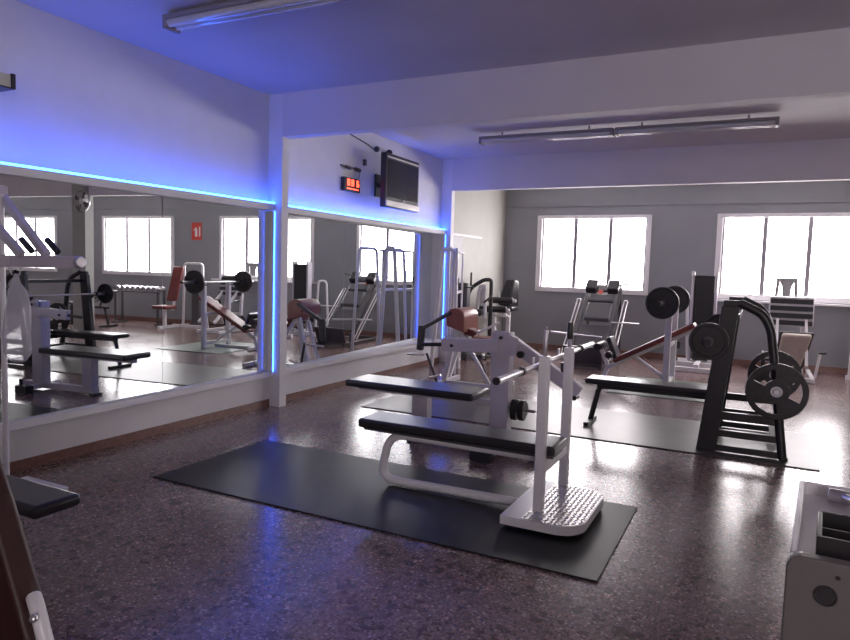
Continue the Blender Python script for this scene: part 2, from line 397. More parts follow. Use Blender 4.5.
# fan on the free column
fan = thing('wall_fan', (7.05, 9.8, 2.68), 'round caged fan clamped high on the pale column, seen in the large mirror', 'fan')
MB().lathe((6.98, 9.62, 2.68), (0, 1, 0), [(.21, 0), (.222, .01), (.21, .05), (.2, .04)], 28).build('cage_rim', M['steel'], fan)
g = MB()
for k in range(16):
    a = 2 * PI * k / 16; g.tube([(6.98 + .04 * math.cos(a), 9.6, 2.68 + .04 * math.sin(a)), (6.98 + .13 * math.cos(a), 9.59, 2.68 + .13 * math.sin(a)), (6.98 + .21 * math.cos(a), 9.63, 2.68 + .21 * math.sin(a))], .003, 5)
g.build('cage_wires', M['steel'], fan)
g = MB()
for k in range(4):
    a = 2 * PI * k / 4 + .4
    ca, sa = math.cos(a), math.sin(a)
    g.prism([(6.98 + ca * .03 - sa * .02, 9.63, 2.68 + sa * .03 + ca * .02), (6.98 + ca * .18 - sa * .07, 9.62, 2.68 + sa * .18 + ca * .07), (6.98 + ca * .19 + sa * .03, 9.65, 2.68 + sa * .19 - ca * .03), (6.98 + ca * .03 + sa * .02, 9.65, 2.68 + sa * .03 - ca * .02)], (0, .003, 0))
g.build('blades', M['dgrey'], fan)
MB().rcyl((6.98, 9.62, 2.68), (6.98, 9.76, 2.68), .055).bar((6.98, 9.74, 2.68), (7.14, 9.84, 2.62), .04, .04).build('motor', M['white'], fan)

# ------------------------------------------------------------ mats
def mat_obj(x0, x1, y0, y1, m, label):
    return tag(MB().box(x0, x1, y0, y1, 0, .01, .003).build('rubber_mat', M[m]), label, 'mat', 'rubber floor mats')
o = MB().prism([(.94, 3.28, 0), (4.09, 3.28, 0), (4.09, 4.49, 0), (.94, 4.49, 0)], (0, 0, .01), .002).build('rubber_mat', M['mat1'])
tag(o, 'long black rubber mat under the nearest white bench', 'mat', 'rubber floor mats')
mat_obj(.87, 5.25, 6.16, 7.56, 'mat2', 'grey rubber mat under the black bench rack')
mat_obj(3.0, 4.35, 8.75, 10.3, 'mat3', 'greenish rubber mat under the white incline bench')

# ------------------------------------------------------------ weight plates and bars (axis along Y)
def copytree(o, parent=None):
    c = o.copy(); C.objects.link(c)
    if parent: c.parent = parent
    for ch in list(o.children): copytree(ch, c)
    return c
def solid_plate(R, t, label, group, loc, grip=False, hub=True):
    r = thing('weight_plate', loc, label, 'weight plate', group)
    x, y, z = loc
    if not grip:
        MB().lathe(loc, (0, 1, 0), [(.0242, -t / 2), (R * .3, -t / 2), (R * .32, -t * .3), (R * .8, -t * .3), (R * .84, -t / 2), (R * .97, -t / 2), (R, -t * .3), (R, t * .3), (R * .97, t / 2), (R * .84, t / 2), (R * .8, t * .3), (R * .32, t * .3), (R * .3, t / 2), (.0242, t / 2)], 40).build('disc', M['iron'], r)
    else:
        g = MB(); g.lathe(loc, (0, 1, 0), [(R * .8, -t / 2), (R * .97, -t / 2), (R, -t * .3), (R, t * .3), (R * .97, t / 2), (R * .8, t / 2)], 48)
        g.lathe(loc, (0, 1, 0), [(.0242, -t / 2), (R * .42, -t / 2), (R * .42, t / 2), (.0242, t / 2)], 32)
        for k in range(3):
            a0, a1 = math.radians(k * 120 + 35), math.radians(k * 120 + 95)
            pts = []
            for j in range(7):
                a = a0 + (a1 - a0) * j / 6; pts.append((x + R * .82 * math.cos(a), y - t * .4, z + R * .82 * math.sin(a)))
            for j in range(7):
                a = a1 - (a1 - a0) * j / 6; pts.append((x + R * .4 * math.cos(a), y - t * .4, z + R * .4 * math.sin(a)))
            g.prism(pts, (0, t * .8, 0))
        g.build('disc', M['iron'], r)
    MB().lathe(loc, (0, 1, 0), [(.026, -t / 2 - .004), (.045, -t / 2 - .004), (.045, t / 2 + .004), (.026, t / 2 + .004)], 24).build('hub_ring', M['steel' if grip else 'dgrey'], r)
    return r
def barbell(x, y0, y1, z, label, name='barbell', m='chrome', sl=.4, sr=.0245):
    r = thing(name, (x, (y0 + y1) / 2, z), label, 'barbell', 'barbells')
    MB().cyl((x, y0 + sl, z), (x, y1 - sl, z), .014, 14).build('shaft', M[m], r)
    for a, c in ((y0, y0 + sl), (y1 - sl, y1)):
        s_ = MB().cyl((x, a, z), (x, c, z), sr, 20).build('sleeve', M[m], r)
        k = c if a == y0 else a
        MB().cyl((x, k - .014, z), (x, k + .014, z), sr + .0075, 20).build('collar', M['iron'], r, s_)
    for a in (y0, y1): MB().cyl((x, a - .008, z), (x, a + .008, z), sr + .002, 16).build('end_cap', M['black'], r)
    return r

# ------------------------------------------------------------ A: nearest white bench press
r = thing('bench_press', (3.0, 4.05, .01), 'white flat bench with two uprights and a diamond plate step, on the long black mat', 'weight bench', 'weight benches')
MB().box(2.27, 3.68, 3.88, 4.19, .425, .49, .02, 4).build('seat_pad', M['vinyl'], r)
MB().box(2.3, 3.66, 3.92, 4.15, .405, .426).build('seat_board', M['dgrey'], r)
MB().tube(fillet([(3.55, 4.03, .375), (2.45, 4.03, .375), (2.38, 4.03, .042), (3.5, 4.03, .055)], .13, 8), .03, 14).build('frame_tube', M['white'], r)
for y in (3.86, 4.43):
    u = MB().box(3.572, 3.632, y - .03, y + .03, .09, 1.045, .008).build('upright', M['white'], r)
    MB().bar((3.59, y, .962), (3.525, y, .965), .04, .014).build('bar_hook', M['steel'], r, u)
    MB().box(3.522, 3.534, y - .02, y + .02, .955, 1.03, .004).build('hook_tip', M['steel'], r, u)
    MB().rcyl((3.602, y, 1.03), (3.602, y, 1.2), .013, 12, .005).build('safety_pin', M['steel' if y < 4 else 'chrome'], r, u)
    if y > 4: MB().rcyl((3.602, y, 1.1), (3.602, y, 1.215), .02, 12, .006).build('pin_sleeve', M['black'], r, u)
MB().bar((3.6, 3.88, .36), (3.6, 4.41, .36), .05, .08).build('cross_brace', M['white'], r)
# step platform with rounded right corners
def rrect(x0, x1, y0, y1, rr, z, n=8):
    p = [(x0, y0, z)]
    for j in range(n + 1): a = -PI / 2 + PI / 2 * j / n; p.append((x1 - rr + rr * math.cos(a), y0 + rr + rr * math.sin(a), z))
    for j in range(n + 1): a = PI / 2 * j / n; p.append((x1 - rr + rr * math.cos(a), y1 - rr + rr * math.sin(a), z))
    p.append((x0, y1, z)); return p
MB().prism(rrect(3.42, 3.9, 3.68, 4.46, .16, .035), (0, 0, .052)).build('step_base', M['white'], r)
g = MB().prism(rrect(3.545, 3.893, 3.688, 4.452, .153, .087), (0, 0, .003))
for i in range(11):
    for j in range(24):
        x, y = 3.565 + i * .031, 3.705 + j * .031
        if x > 3.82 and (abs(y - 4.07) > .33 - max(0, x - 3.84) * 1.2): continue
        if abs(x - 3.602) < .05 and (abs(y - 3.86) < .05 or abs(y - 4.43) < .05): continue
        a = PI / 4 if (i + j) % 2 else -PI / 4
        ca, sa = math.cos(a), math.sin(a); pts = [(-.015, 0), (0, -.0045), (.015, 0), (0, .0045)]
        vv = [g.bm.verts.new((x + u * ca - v * sa, y + u * sa + v * ca, .0902)) for u, v in pts]
        tt = [g.bm.verts.new((x + u * .6 * ca - v * .4 * sa, y + u * .6 * sa + v * .4 * ca, .0935)) for u, v in pts]
        g.bm.faces.new(tt)
        for k in range(4): g.bm.faces.new((vv[k], vv[(k + 1) % 4], tt[(k + 1) % 4], tt[k]))
g.build('diamond_plate_top', M['plate'], r)
for x, y in ((3.48, 3.74), (3.8, 3.78), (3.48, 4.4), (3.8, 4.36)): MB().cyl((x, y, .01), (x, y, .036), .03, 16).build('rubber_foot', M['rubber'], r)
barbell(3.556, 3.17, 5.33, .984, 'bare chrome barbell resting on the uprights of the nearest white bench', sr=.0185)

# ------------------------------------------------------------ B: second bench with lever arm
CY = 5.22
r = thing('lever_bench', (2.3, CY, 0), 'grey bench with a bent lever arm on a thick post, behind the nearest bench', 'weight bench', 'weight benches')
MB().box(1.4, 2.66, CY - .2, CY + .2, .455, .52, .022, 4).build('seat_pad', M['vinyl'], r)
MB().box(1.45, 2.79, CY - .04, CY + .04, .41, .456, .005).build('seat_rail', M['grey'], r)
MB().box(2.02, 2.17, CY - .05, CY + .05, .07, .41, .006).build('support_post', M['grey'], r)
MB().box(2.76, 2.92, CY - .06, CY + .06, .07, 1.04, .008).build('main_post', M['grey'], r)
MB().box(2.0, 3.1, CY - .04, CY + .04, .02, .09, .008).build('base_rail', M['grey'], r)
MB().box(3.1, 3.16, CY - .045, CY + .045, 0, .095, .01).build('rubber_foot', M['rubber'], r)
MB().box(2.78, 2.86, 4.98, 5.46, .02, .07, .006).build('cross_foot', M['grey'], r)
MB().box(2.7, 2.88, 4.9, 5.0, 0, .085, .01).build('rubber_foot', M['rubber'], r)
MB().box(1.98, 2.05, CY - .06, CY + .06, 0, .022, .004).build('rubber_foot', M['rubber'], r)
MB().bar((2.32, CY - .08, .9), (2.84, CY - .08, .925), .06, .11, .006).prism([(2.76, CY - .07, .84), (2.98, CY - .07, .86), (3.0, CY - .07, 1.0), (2.8, CY - .07, 1.06)], (0, -.02, 0)).build('side_arm', M['grey'], r)
MB().bar((2.86, CY - .02, 1.0), (3.5, CY - .02, .6), .07, .11, .006).build('lever_arm', M['grey'], r)
MB().rcyl((2.12, CY - .08, .885), (2.33, CY - .08, .9), .017, 14, .004).build('handgrip', M['black'], r)
MB().cyl((3.36, CY - .02, .68), (3.36, CY - .02, .83), .018, 12).cyl((3.47, CY - .06, .56), (3.47, CY + .04, .56), .02, 12).cyl((3.02, CY - .09, .87), (3.02, CY - .02, .87), .03, 14).build('lever_peg', M['black'], r)
for x, z in ((2.42, .9), (2.86, 1.0)): MB().cyl((x, CY - .125, z), (x, CY - .1, z), .014, 12).build('bolt', M['black'], r)
MB().cyl((2.92, CY, .4), (3.14, CY, .4), .013, 12).build('weight_peg', M['steel'], r)
def lobed(x, z, R, lab):
    g = MB(); pts = []
    for k in range(36):
        a = 2 * PI * k / 36; rr = R * (1 + .09 * math.cos(3 * a)); pts.append((x, CY + rr * math.cos(a), z + rr * math.sin(a)))
    o = g.prism(pts, (.045, 0, 0), .006).build('weight_plate', M['iron'])
    tag(o, lab, 'weight plate', 'small plates on the lever bench peg')
lobed(2.945, .4, .085, 'small black plate on the lever bench peg, the one against the post')
lobed(3.01, .4, .083, 'small black plate on the lever bench peg, the outer one')

# ------------------------------------------------------------ C: black bench rack
r = thing('bench_rack', (4.4, 6.9, .01), 'black bench press rack with curved plate storage arms, right of centre', 'weight bench', 'weight benches')
MB().box(3.2, 4.42, 6.67, 6.97, .43, .49, .02, 4).build('seat_pad', M['vinyl'], r)
MB().bar((3.3, 6.82, .405), (4.42, 6.82, .405), .06, .05).build('seat_rail', M['black'], r)
lg = MB().tube(fillet([(3.45, 6.82, .405), (3.32, 6.82, .4), (3.24, 6.82, .03)], .06), .027, 12).build('leg', M['black'], r)
MB().bar((3.24, 6.62, .03), (3.24, 7.02, .03), .05, .04, .008).build('foot_bar', M['black'], r, lg)
for y in (6.33, 7.4):
    fr = MB().prism([(4.3, y - .035, .01), (4.46, y - .035, .01), (4.58, y - .035, 1.3), (4.44, y - .035, 1.3)], (0, .07, 0), .006).build('upright', M['black'], r)
    MB().box(4.45, 4.6, y - .03, y + .03, 1.29, 1.35, .012).build('top_cap', M['black'], r, fr)
    MB().bar((4.5, y, .96), (4.39, y, .935), .06, .02).bar((4.385, y, .93), (4.33, y, .985), .06, .014).bar((4.5, y, 1.03), (4.46, y, 1.1), .06, .02).build('bar_hook', M['black'], r, fr)
    MB().tube(fillet([(4.58, y - .025, 1.33), (4.76, y - .025, 1.245), (4.83, y - .025, 1.12), (4.87, y - .025, .85), (4.98, y - .025, .03)], .09, 8), .037, 12).build('storage_arm', M['black'], r)
    MB().cyl((4.9, y - .2, .615), (4.9, y + .03, .615), .022, 14).build('storage_peg', M['chrome'], r)
    for z0, z1 in ((.3, .37), (.15, .21), (.02, .075)):
        MB().bar((4.36, y, (z0 + z1) / 2), (4.95, y, (z0 + z1) / 2), .05, z1 - z0, .005).build('rung', M['black'], r)
    for x in (4.34, 4.99): MB().cyl((x, y, .01), (x, y, .03), .035, 14).build('foot', M['rubber'], r)
MB().bar((4.45, 6.36, .39), (4.45, 7.37, .39), .06, .06).bar((4.9, 6.36, .18), (4.9, 7.37, .18), .05, .05).bar((4.56, 6.36, 1.2), (4.56, 7.37, 1.2), .05, .05).build('crossbar', M['black'], r)
barbell(4.365, 5.98, 7.78, 1.0, 'barbell loaded with round plates on the black bench rack', m='steel', sl=.3)
G = 'plates on the black rack barbell'
solid_plate(.158, .035, 'round black plate on the near end of the black rack barbell, outermost', G, (4.365, 6.08, 1.0))
solid_plate(.158, .035, 'round black plate on the near end of the black rack barbell, second from the end', G, (4.365, 6.13, 1.0))
solid_plate(.158, .035, 'round black plate on the far end of the black rack barbell', G, (4.365, 7.66, 1.0))
G = 'large plates stored on the black rack'
solid_plate(.235, .04, 'large black plate with three hand openings, on the near storage peg', G, (4.9, 6.17, .615), True)
solid_plate(.235, .04, 'large black plate with three hand openings, on the far storage peg', G, (4.9, 7.25, .615), True)

# ------------------------------------------------------------ D: incline bench with barbell
r = thing('incline_bench', (3.4, 9.55, .01), 'white incline bench with dark red pads and roller supports, behind the black bench rack', 'weight bench', 'weight benches')
def slab(mb, p, q, w, t, bev): return mb.bar(p, q, w, t, bev, seg=4)
slab(MB(), (2.95, 9.55, .33), (3.98, 9.55, .9), .3, .07, .025).build('back_pad', M['red'], r)
MB().bar((2.85, 9.55, .22), (3.98, 9.55, .84), .06, .06).build('pad_rail', M['white'], r)
MB().bar((2.78, 9.55, .02), (2.86, 9.55, .25), .06, .06).bar((2.83, 9.3, .035), (2.83, 9.8, .035), .06, .05).build('low_leg', M['white'], r)
MB().bar((3.2, 9.55, .42), (3.7, 9.55, .1), .04, .04).build('brace', M['white'], r)
MB().bar((2.83, 9.55, .035), (3.7, 9.55, .035), .06, .05).build('base_rail', M['white'], r)
for y in (9.2, 9.9):
    u = MB().box(3.64, 3.72, y - .035, y + .035, .01, 1.19, .008).build('upright', M['white'], r)
    MB().bar((3.66, y, 1.13), (3.6, y, 1.15), .05, .02).bar((3.6, y, 1.14), (3.58, y, 1.2), .05, .012).build('bar_hook', M['steel'], r, u)
MB().bar((3.68, 9.22, .1), (3.68, 9.88, .1), .06, .06).bar((3.68, 9.22, .62), (3.68, 9.88, .62), .04, .06).build('cross_brace', M['white'], r)
MB().bar((2.85, 9.55, .25), (2.72, 9.55, .55), .05, .05).build('roller_post', M['white'], r)
MB().rcyl((2.74, 9.3, .52), (2.74, 9.8, .52), .055, 18, .015).rcyl((2.9, 9.3, .42), (2.9, 9.45, .42), .05, 18, .015).build('roller_pad', M['vinyl'], r)
MB().bar((2.98, 9.55, .36), (2.87, 9.55, .66), .3, .06, .02, seg=3).build('knee_pad', M['vinyl'], r)
barbell(3.625, 8.55, 10.6, 1.195, 'barbell with two round plates on the white incline bench', sl=.4)
G = 'plates on the incline bench barbell'
solid_plate(.205, .05, 'round dark plate on the near end of the incline bench barbell', G, (3.625, 8.88, 1.195))
solid_plate(.205, .05, 'round dark plate on the far end of the incline bench barbell', G, (3.625, 10.28, 1.195))

# ------------------------------------------------------------ E: preacher / leg machine with red-brown pad
r = thing('leg_curl_machine', (1.1, 8.0, 0), 'white A-frame machine with a rounded red-brown pad, in front of the second mirror', 'gym machine', 'gym machines')
MB().bar((.85, 8.0, .03), (1.02, 8.0, .82), .06, .07).bar((.8, 8.25, .03), (1.0, 8.25, .7), .05, .05).build('rear_leg', M['white'], r)
MB().bar((1.02, 8.0, .8), (1.52, 8.0, .04), .045, .045).build('front_leg', M['white'], r)
MB().bar((.8, 8.0, .035), (1.7, 8.0, .035), .06, .06).bar((1.65, 7.75, .035), (1.65, 8.5, .035), .06, .06).bar((.84, 7.8, .035), (.84, 8.5, .035), .06, .06).build('base_frame', M['white'], r)
MB().prism([(1.02 + .13 * math.cos(a) + (.0 if i else 0), 7.92, .93 + .11 * math.sin(a)) for i, a in enumerate([PI * k / 10 for k in range(11)])] + [(.9, 7.92, .8), (1.15, 7.92, .72)], (.0, .5, 0), .015, 3).build('saddle_pad', M['brown'], r)
MB().bar((1.0, 8.15, .76), (1.25, 8.15, .7), .2, .09, .01).build('pad_bracket', M['red'], r)
MB().bar((.55, 7.9, .74), (.97, 7.9, .98), .05, .05, .012).build('arm_bar', M['vinyl'], r)
MB().bar((.55, 7.9, .78), (.53, 7.9, .45), .09, .07, .015).build('ankle_pad', M['vinyl'], r)
MB().bar((1.25, 8.1, .7), (1.5, 8.3, .86), .03, .03).bar((1.55, 8.2, .03), (1.6, 8.2, .6), .07, .07).bar((1.2, 8.2, .55), (1.62, 8.2, .6), .07, .06).build('seat_post', M['white'], r)
MB().box(1.2, 1.6, 8.05, 8.4, .6, .66, .02, 3).build('seat_pad', M['brown'], r)
MB().rcyl((.7, 7.7, .42), (.42, 7.75, .4), .014, 10, .003).rcyl((.78, 7.7, .12), (.95, 7.68, .18), .016, 10, .003).rcyl((.75, 7.72, .1), (.62, 7.7, .06), .016, 10, .003).build('chrome_peg', M['chrome'], r)
MB().bar((.84, 7.8, .06), (.72, 7.72, .44), .03, .03).rcyl((1.38, 7.94, .42), (1.38, 8.06, .42), .035, 14, .006).bar((1.38, 7.95, .4), (1.48, 7.93, .22), .02, .02).build('lock_lever', M['dgrey'], r)

r.location.x += .16
# ------------------------------------------------------------ F: leg extension in the far corner
r = thing('leg_extension', (.5, 12.0, 0), 'machine with black back pad and two black roller pads in the far left corner', 'gym machine', 'gym machines')
MB().hexa([(.28, 11.85, .9), (.52, 11.85, .86), (.6, 12.2, .86), (.36, 12.2, .9), (.4, 11.95, 1.38), (.58, 11.95, 1.38), (.62, 12.1, 1.36), (.44, 12.1, 1.38)], .03, 3).build('back_pad', M['vinyl'], r)
MB().box(.3, .6, 11.8, 12.2, .78, .87, .03, 3).build('seat_pad', M['vinyl'], r)
for a, c, z in ((.25, .72, 1.0), (.03, .6, .83)):
    p_ = MB().rcyl((a, 11.5, z), (c, 11.5, z), .06, 18, .015).build('roller_pad', M['vinyl'], r)
    MB().rcyl((c - .01, 11.5, z), (c + .06, 11.5, z), .03, 14, .008).build('roller_cap', M['white'], r, p_)
MB().bar((.05, 11.52, .72), (.6, 11.52, .72), .04, .05).bar((.5, 11.9, .03), (.5, 11.9, .82), .07, .07).bar((.1, 12.2, .03), (.1, 12.2, .82), .07, .07).bar((.1, 11.7, .03), (.1, 12.6, .03), .06, .06).bar((.5, 11.6, .03), (.5, 12.6, .03), .06, .06).bar((.1, 12.2, .75), (.5, 12.0, .78), .05, .05).bar((.36, 11.75, 1.02), (.36, 11.7, 1.15), .02, .02).bar((.42, 11.78, .8), (.58, 11.7, .68), .03, .03).bar((.1, 12.25, .8), (.3, 12.1, 1.0), .05, .05).build('frame', M['white'], r)

r = thing('chest_machine', (.25, 11.2, 0), 'dark machine with a curved black and white head beside the pale wall', 'gym machine', 'gym machines')
MB().tube(fillet([(.15, 11.2, .03), (.15, 11.2, 1.2), (.38, 11.35, 1.38), (.5, 11.4, 1.38), (.5, 11.4, .03)], .18, 8), .035, 12).build('frame', M['black'], r)
MB().tube(fillet([(.3, 11.25, .6), (.33, 11.25, 1.2), (.42, 11.3, 1.3), (.44, 11.3, .7)], .06), .03, 10).build('white_arm', M['white'], r)
MB().hexa([(.28, 11.3, .95), (.42, 11.3, .95), (.42, 11.36, .95), (.28, 11.36, .95), (.3, 11.3, 1.28), (.44, 11.3, 1.28), (.44, 11.36, 1.28), (.3, 11.36, 1.28)], .02).build('head_plate', M['white'], r)
MB().box(.1, .55, 11.15, 11.45, 0, .06, .01).build('base', M['black'], r)
MB().cyl((.36, 11.2, .8), (.36, 11.35, .8), .06).cyl((.44, 11.22, .98), (.58, 11.25, 1.1), .02).build('handgrip', M['dgrey'], r)

r.location.y -= .45
# ------------------------------------------------------------ G: cable machine (arched tubes) at the second pillar
r = thing('cable_tower', (.35, 9.8, 0), 'white cable machine with tall arched tube frames beside the far pillar', 'gym machine', 'gym machines')
def arch(cx, cy, dx, dy, spread, h, top=.4):
    n = V((dx, dy, 0)).normalized(); c = V((cx, cy, 0))
    return fillet([c - n * spread, c - n * spread * top + V((0, 0, h)), c + n * spread * top + V((0, 0, h)), c + n * spread], .09, 6)
for (cx, cy) in ((.62, 9.12), (.36, 9.6)):
    MB().tube(arch(cx, cy, -.35, .6, .27, 1.84, .62), .024, 12).build('arch_tube', M['white'], r)
MB().tube(arch(.36, 9.4, 1, .15, .22, 1.86, .35), .034, 12).build('arch_tube', M['white'], r)
MB().cyl((.52, 9.35, 1.82), (.27, 10.2, 1.82), .02, 10).bar((.52, 9.35, 1.18), (.25, 10.2, 1.18), .04, .04).bar((.5, 9.35, .04), (.26, 10.2, .04), .05, .05).cyl((.28, 10.17, .05), (.28, 10.17, 1.8), .018, 10).cyl((.5, 9.42, .05), (.5, 9.42, 1.8), .018, 10).build('crossbar', M['white'], r)
MB().box(.1, .28, 10.4, 10.55, .1, 1.32, .02).build('weight_stack', M['dgrey'], r)
MB().rcyl((.43, 10.2, 1.28), (.43, 10.2, 1.5), .016, 10, .004).bar((.2, 10.2, 1.25), (.48, 10.2, 1.25), .03, .02).rcyl((.18, 10.1, 1.0), (.24, 10.1, 1.4), .018, 10, .004).build('handgrip', M['black'], r)
MB().box(.05, .33, 10.35, 10.6, 0, .12, .01).build('stack_base', M['dgrey'], r)

# ------------------------------------------------------------ H: sled machine under the first window
r = thing('hack_squat', (2.2, 11.6, 0), 'dark slanted sled machine with shoulder pads under the left window', 'gym machine', 'gym machines')
def L(t, x): # point on the slanted rail plane
    return V((x, 11.0 + 1.15 * t, .16 + 1.06 * t))
for x in (1.93, 2.5): MB().bar(L(0, x), L(1.05, x), .05, .07).build('rail', M['dgrey'], r)
for x in (1.78, 1.84, 2.6, 2.66): MB().cyl(L(-.02, x), L(.8, x), .012, 8).build('guide_rod', M['chrome'], r)
for x in (1.81, 2.63): MB().tube(fillet([L(.8, x - .03), L(.86, x - .03), L(.86, x + .03), L(.8, x + .03)], .03), .014, 8).build('rod_cap', M['steel'], r)
def onrail(t0, t1, x0, x1, up, th, bev):
    a, b_ = L(t0, 0), L(t1, 0); d = (b_ - a).normalized(); n = V((0, -d.z, d.y))
    vs = []
    for h in (0, 1):
        for xx, pt in ((x0, a), (x1, a), (x1, b_), (x0, b_)):
            vs.append(V((xx, pt.y, pt.z)) + n * (up + th * h))
    return MB().hexa(vs, bev, 3)
onrail(.48, .74, 2.02, 2.45, .05, .09, .03).build('back_pad', M['gvinyl'], r)
onrail(.76, .88, 2.02, 2.45, .05, .09, .03).build('upper_pad', M['gvinyl'], r)
for x in (1.98, 2.36): onrail(.9, 1.06, x - .06, x + .14, .08, .14, .03).build('shoulder_pad', M['vinyl'], r)
onrail(1.0, 1.1, 1.95, 2.5, -.02, .05, .01).build('top_plate', M['dgrey'], r)
onrail(.92, 1.02, 2.12, 2.2, .0, .03, .006).build('red_tag', M['sred'], r)
MB().rcyl(L(1.06, 1.9) + V((0, -.1, .06)), L(1.06, 1.72) + V((0, -.15, .1)), .015, 10, .004).rcyl(L(1.06, 2.5) + V((0, -.1, .06)), L(1.06, 2.68) + V((0, -.15, .1)), .015, 10, .004).build('handle', M['dgrey'], r)
MB().cyl((1.55, 11.15, .52), (2.42, 11.15, .48), .018, 10).cyl((2.5, 11.5, .72), (2.95, 11.5, .72), .012, 8).build('weight_peg', M['chrome'], r)
onrail(.1, .45, 1.96, 2.47, .0, .03, .006).build('sled_panel', M['dgrey'], r)
MB().hexa([(1.9, 10.75, .08), (2.53, 10.75, .08), (2.53, 10.8, .06), (1.9, 10.8, .06), (1.9, 10.62, .36), (2.53, 10.62, .36), (2.53, 10.67, .37), (1.9, 10.67, .37)], .01).build('foot_plate', M['dgrey'], r)
g = MB()
for x in (1.93, 2.5): g.bar((x, 10.7, .035), (x, 12.4, .035), .06, .07).bar((x, 12.3, .04), (x, 12.15, 1.2), .05, .05).bar((x, 11.0, .03), (x, 11.0, .24), .05, .05)
g.bar((1.93, 12.3, .035), (2.5, 12.3, .035), .06, .06).bar((1.93, 10.9, .035), (2.5, 10.9, .035), .06, .06)
g.build('base_frame', M['dgrey'], r)

# ------------------------------------------------------------ I: pulley tower by the back wall
r = thing('pulley_tower', (3.85, 12.3, 0), 'tall black weight stack with white frame between the two windows', 'gym machine', 'gym machines')
MB().box(3.72, 4.03, 12.2, 12.36, .25, 1.56, .01).build('stack_cover', M['rubber'], r)
for x in (3.69, 4.06): MB().box(x - .02, x + .02, 12.2, 12.36, .05, 1.62, .006).build('side_rail', M['grey'], r)
for x in (3.69, 4.06): MB().box(x - .025, x + .025, 12.18, 12.25, 1.55, 1.63, .006).build('corner_cap', M['white'], r)
MB().box(3.3, 4.2, 12.0, 12.6, .0, .09, .01).bar((3.87, 12.0, .1), (3.87, 11.4, .1), .08, .06).box(3.55, 4.2, 11.38, 11.46, 0, .08, .01).build('base', M['white'], r)
MB().tube(arch(3.48, 12.5, 1, 0, .17, 1.2, .6), .025, 12).build('side_arch', M['white'], r)
MB().rcyl((3.4, 12.1, .08), (3.52, 12.1, .08), .08, 20, .01).box(3.75, 4.0, 12.1, 12.2, .12, .24, .01).rcyl((3.5, 12.1, .3), (3.5, 12.1, .42), .05, 16, .01).build('loose_block', M['iron'], r)

# ------------------------------------------------------------ J: leg press by the right window
r = thing('leg_press', (5.2, 12.0, 0), 'leg press with a striped foot plate and tan seat below the right window', 'gym machine', 'gym machines')
fp = MB().hexa([(4.87, 11.98, .8), (5.5, 11.98, .8), (5.5, 12.02, .8), (4.87, 12.02, .8), (4.87, 12.12, 1.26), (5.5, 12.12, 1.26), (5.5, 12.16, 1.26), (4.87, 12.16, 1.26)], .015).build('foot_plate', M['steel'], r)
for k in range(4):
    z0 = .815 + k * .113; h = .075; f0 = (z0 - .8) / .46 * .14; f1 = (z0 + h - .8) / .46 * .14
    MB().hexa([(4.885, 11.965 + f0, z0), (5.485, 11.965 + f0, z0), (5.485, 11.985 + f0, z0), (4.885, 11.985 + f0, z0), (4.885, 11.965 + f1, z0 + h), (5.485, 11.965 + f1, z0 + h), (5.485, 11.985 + f1, z0 + h), (4.885, 11.985 + f1, z0 + h)], .004).build('grip_strip', M['rubber'], r, fp)
MB().bar((4.98, 12.1, .04), (4.96, 12.12, .85), .06, .06).bar((5.38, 12.1, .04), (5.36, 12.12, .85), .06, .06).bar((4.98, 12.1, .4), (5.38, 12.1, .4), .05, .05).bar((4.98, 11.3, .04), (4.98, 12.6, .04), .06, .06).bar((5.5, 11.3, .04), (5.5, 12.6, .04), .06, .06).bar((4.98, 11.4, .04), (5.5, 11.4, .04), .06, .06).bar((5.55, 11.7, .04), (5.6, 11.7, .42), .04, .04).bar((5.1, 12.1, .68), (5.26, 12.1, .68), .05, .05).build('frame', M['white'], r)
for x in (5.0, 5.4): MB().bar((x, 11.2, .25), (x, 12.5, 1.25), .04, .06).build('slide_rail', M['white'], r)
MB().hexa([(5.0, 11.5, .22), (5.34, 11.5, .22), (5.34, 11.6, .18), (5.0, 11.6, .18), (5.06, 11.34, .7), (5.46, 11.34, .7), (5.46, 11.44, .74), (5.06, 11.44, .74)], .035, 4).build('back_pad', M['tan'], r)
MB().hexa([(4.97, 11.56, .18), (5.37, 11.56, .18), (5.37, 11.62, .16), (4.97, 11.62, .16), (5.03, 11.42, .74), (5.49, 11.42, .74), (5.49, 11.46, .76), (5.03, 11.46, .76)], .02).build('pad_back_board', M['black'], r)
MB().rcyl((4.8, 11.9, .25), (4.86, 11.9, .25), .14, 24, .01).cyl((4.86, 11.9, .25), (5.0, 11.9, .25), .02, 10).build('side_wheel', M['iron'], r)
MB().rcyl((5.0, 12.1, .7), (5.0, 11.9, .68), .02, 10, .004).rcyl((5.58, 11.7, .42), (5.68, 11.68, .44), .02, 10, .004).build('handle', M['black'], r)

# stool on the window ledge
r = thing('step_stool', (5.12, YB - .08, 1.15), 'small white stool standing on the ledge of the right window', 'stool')
zs = WZ0 - .01
MB().box(4.96, 5.28, YB - .15, YB - .035, zs + .36, zs + .41, .008).build('seat', M['stool'], r)
for x, xo in ((4.99, 4.965), (5.25, 5.275)):
    for y in (YB - .135, YB - .05): MB().bar((x, y, zs + .375), (xo, y, zs), .05, .03, .004).build('leg', M['stool'], r)
MB().prism([(5.0, YB - .145, zs + .37), (5.24, YB - .145, zs + .37), (5.19, YB - .145, zs + .25), (5.18, YB - .145, zs + .1), (5.06, YB - .145, zs + .1), (5.05, YB - .145, zs + .25)], (0, .015, 0)).bar((4.98, YB - .13, zs + .05), (5.26, YB - .13, zs + .05), .015, .03).build('apron', M['stool'], r)

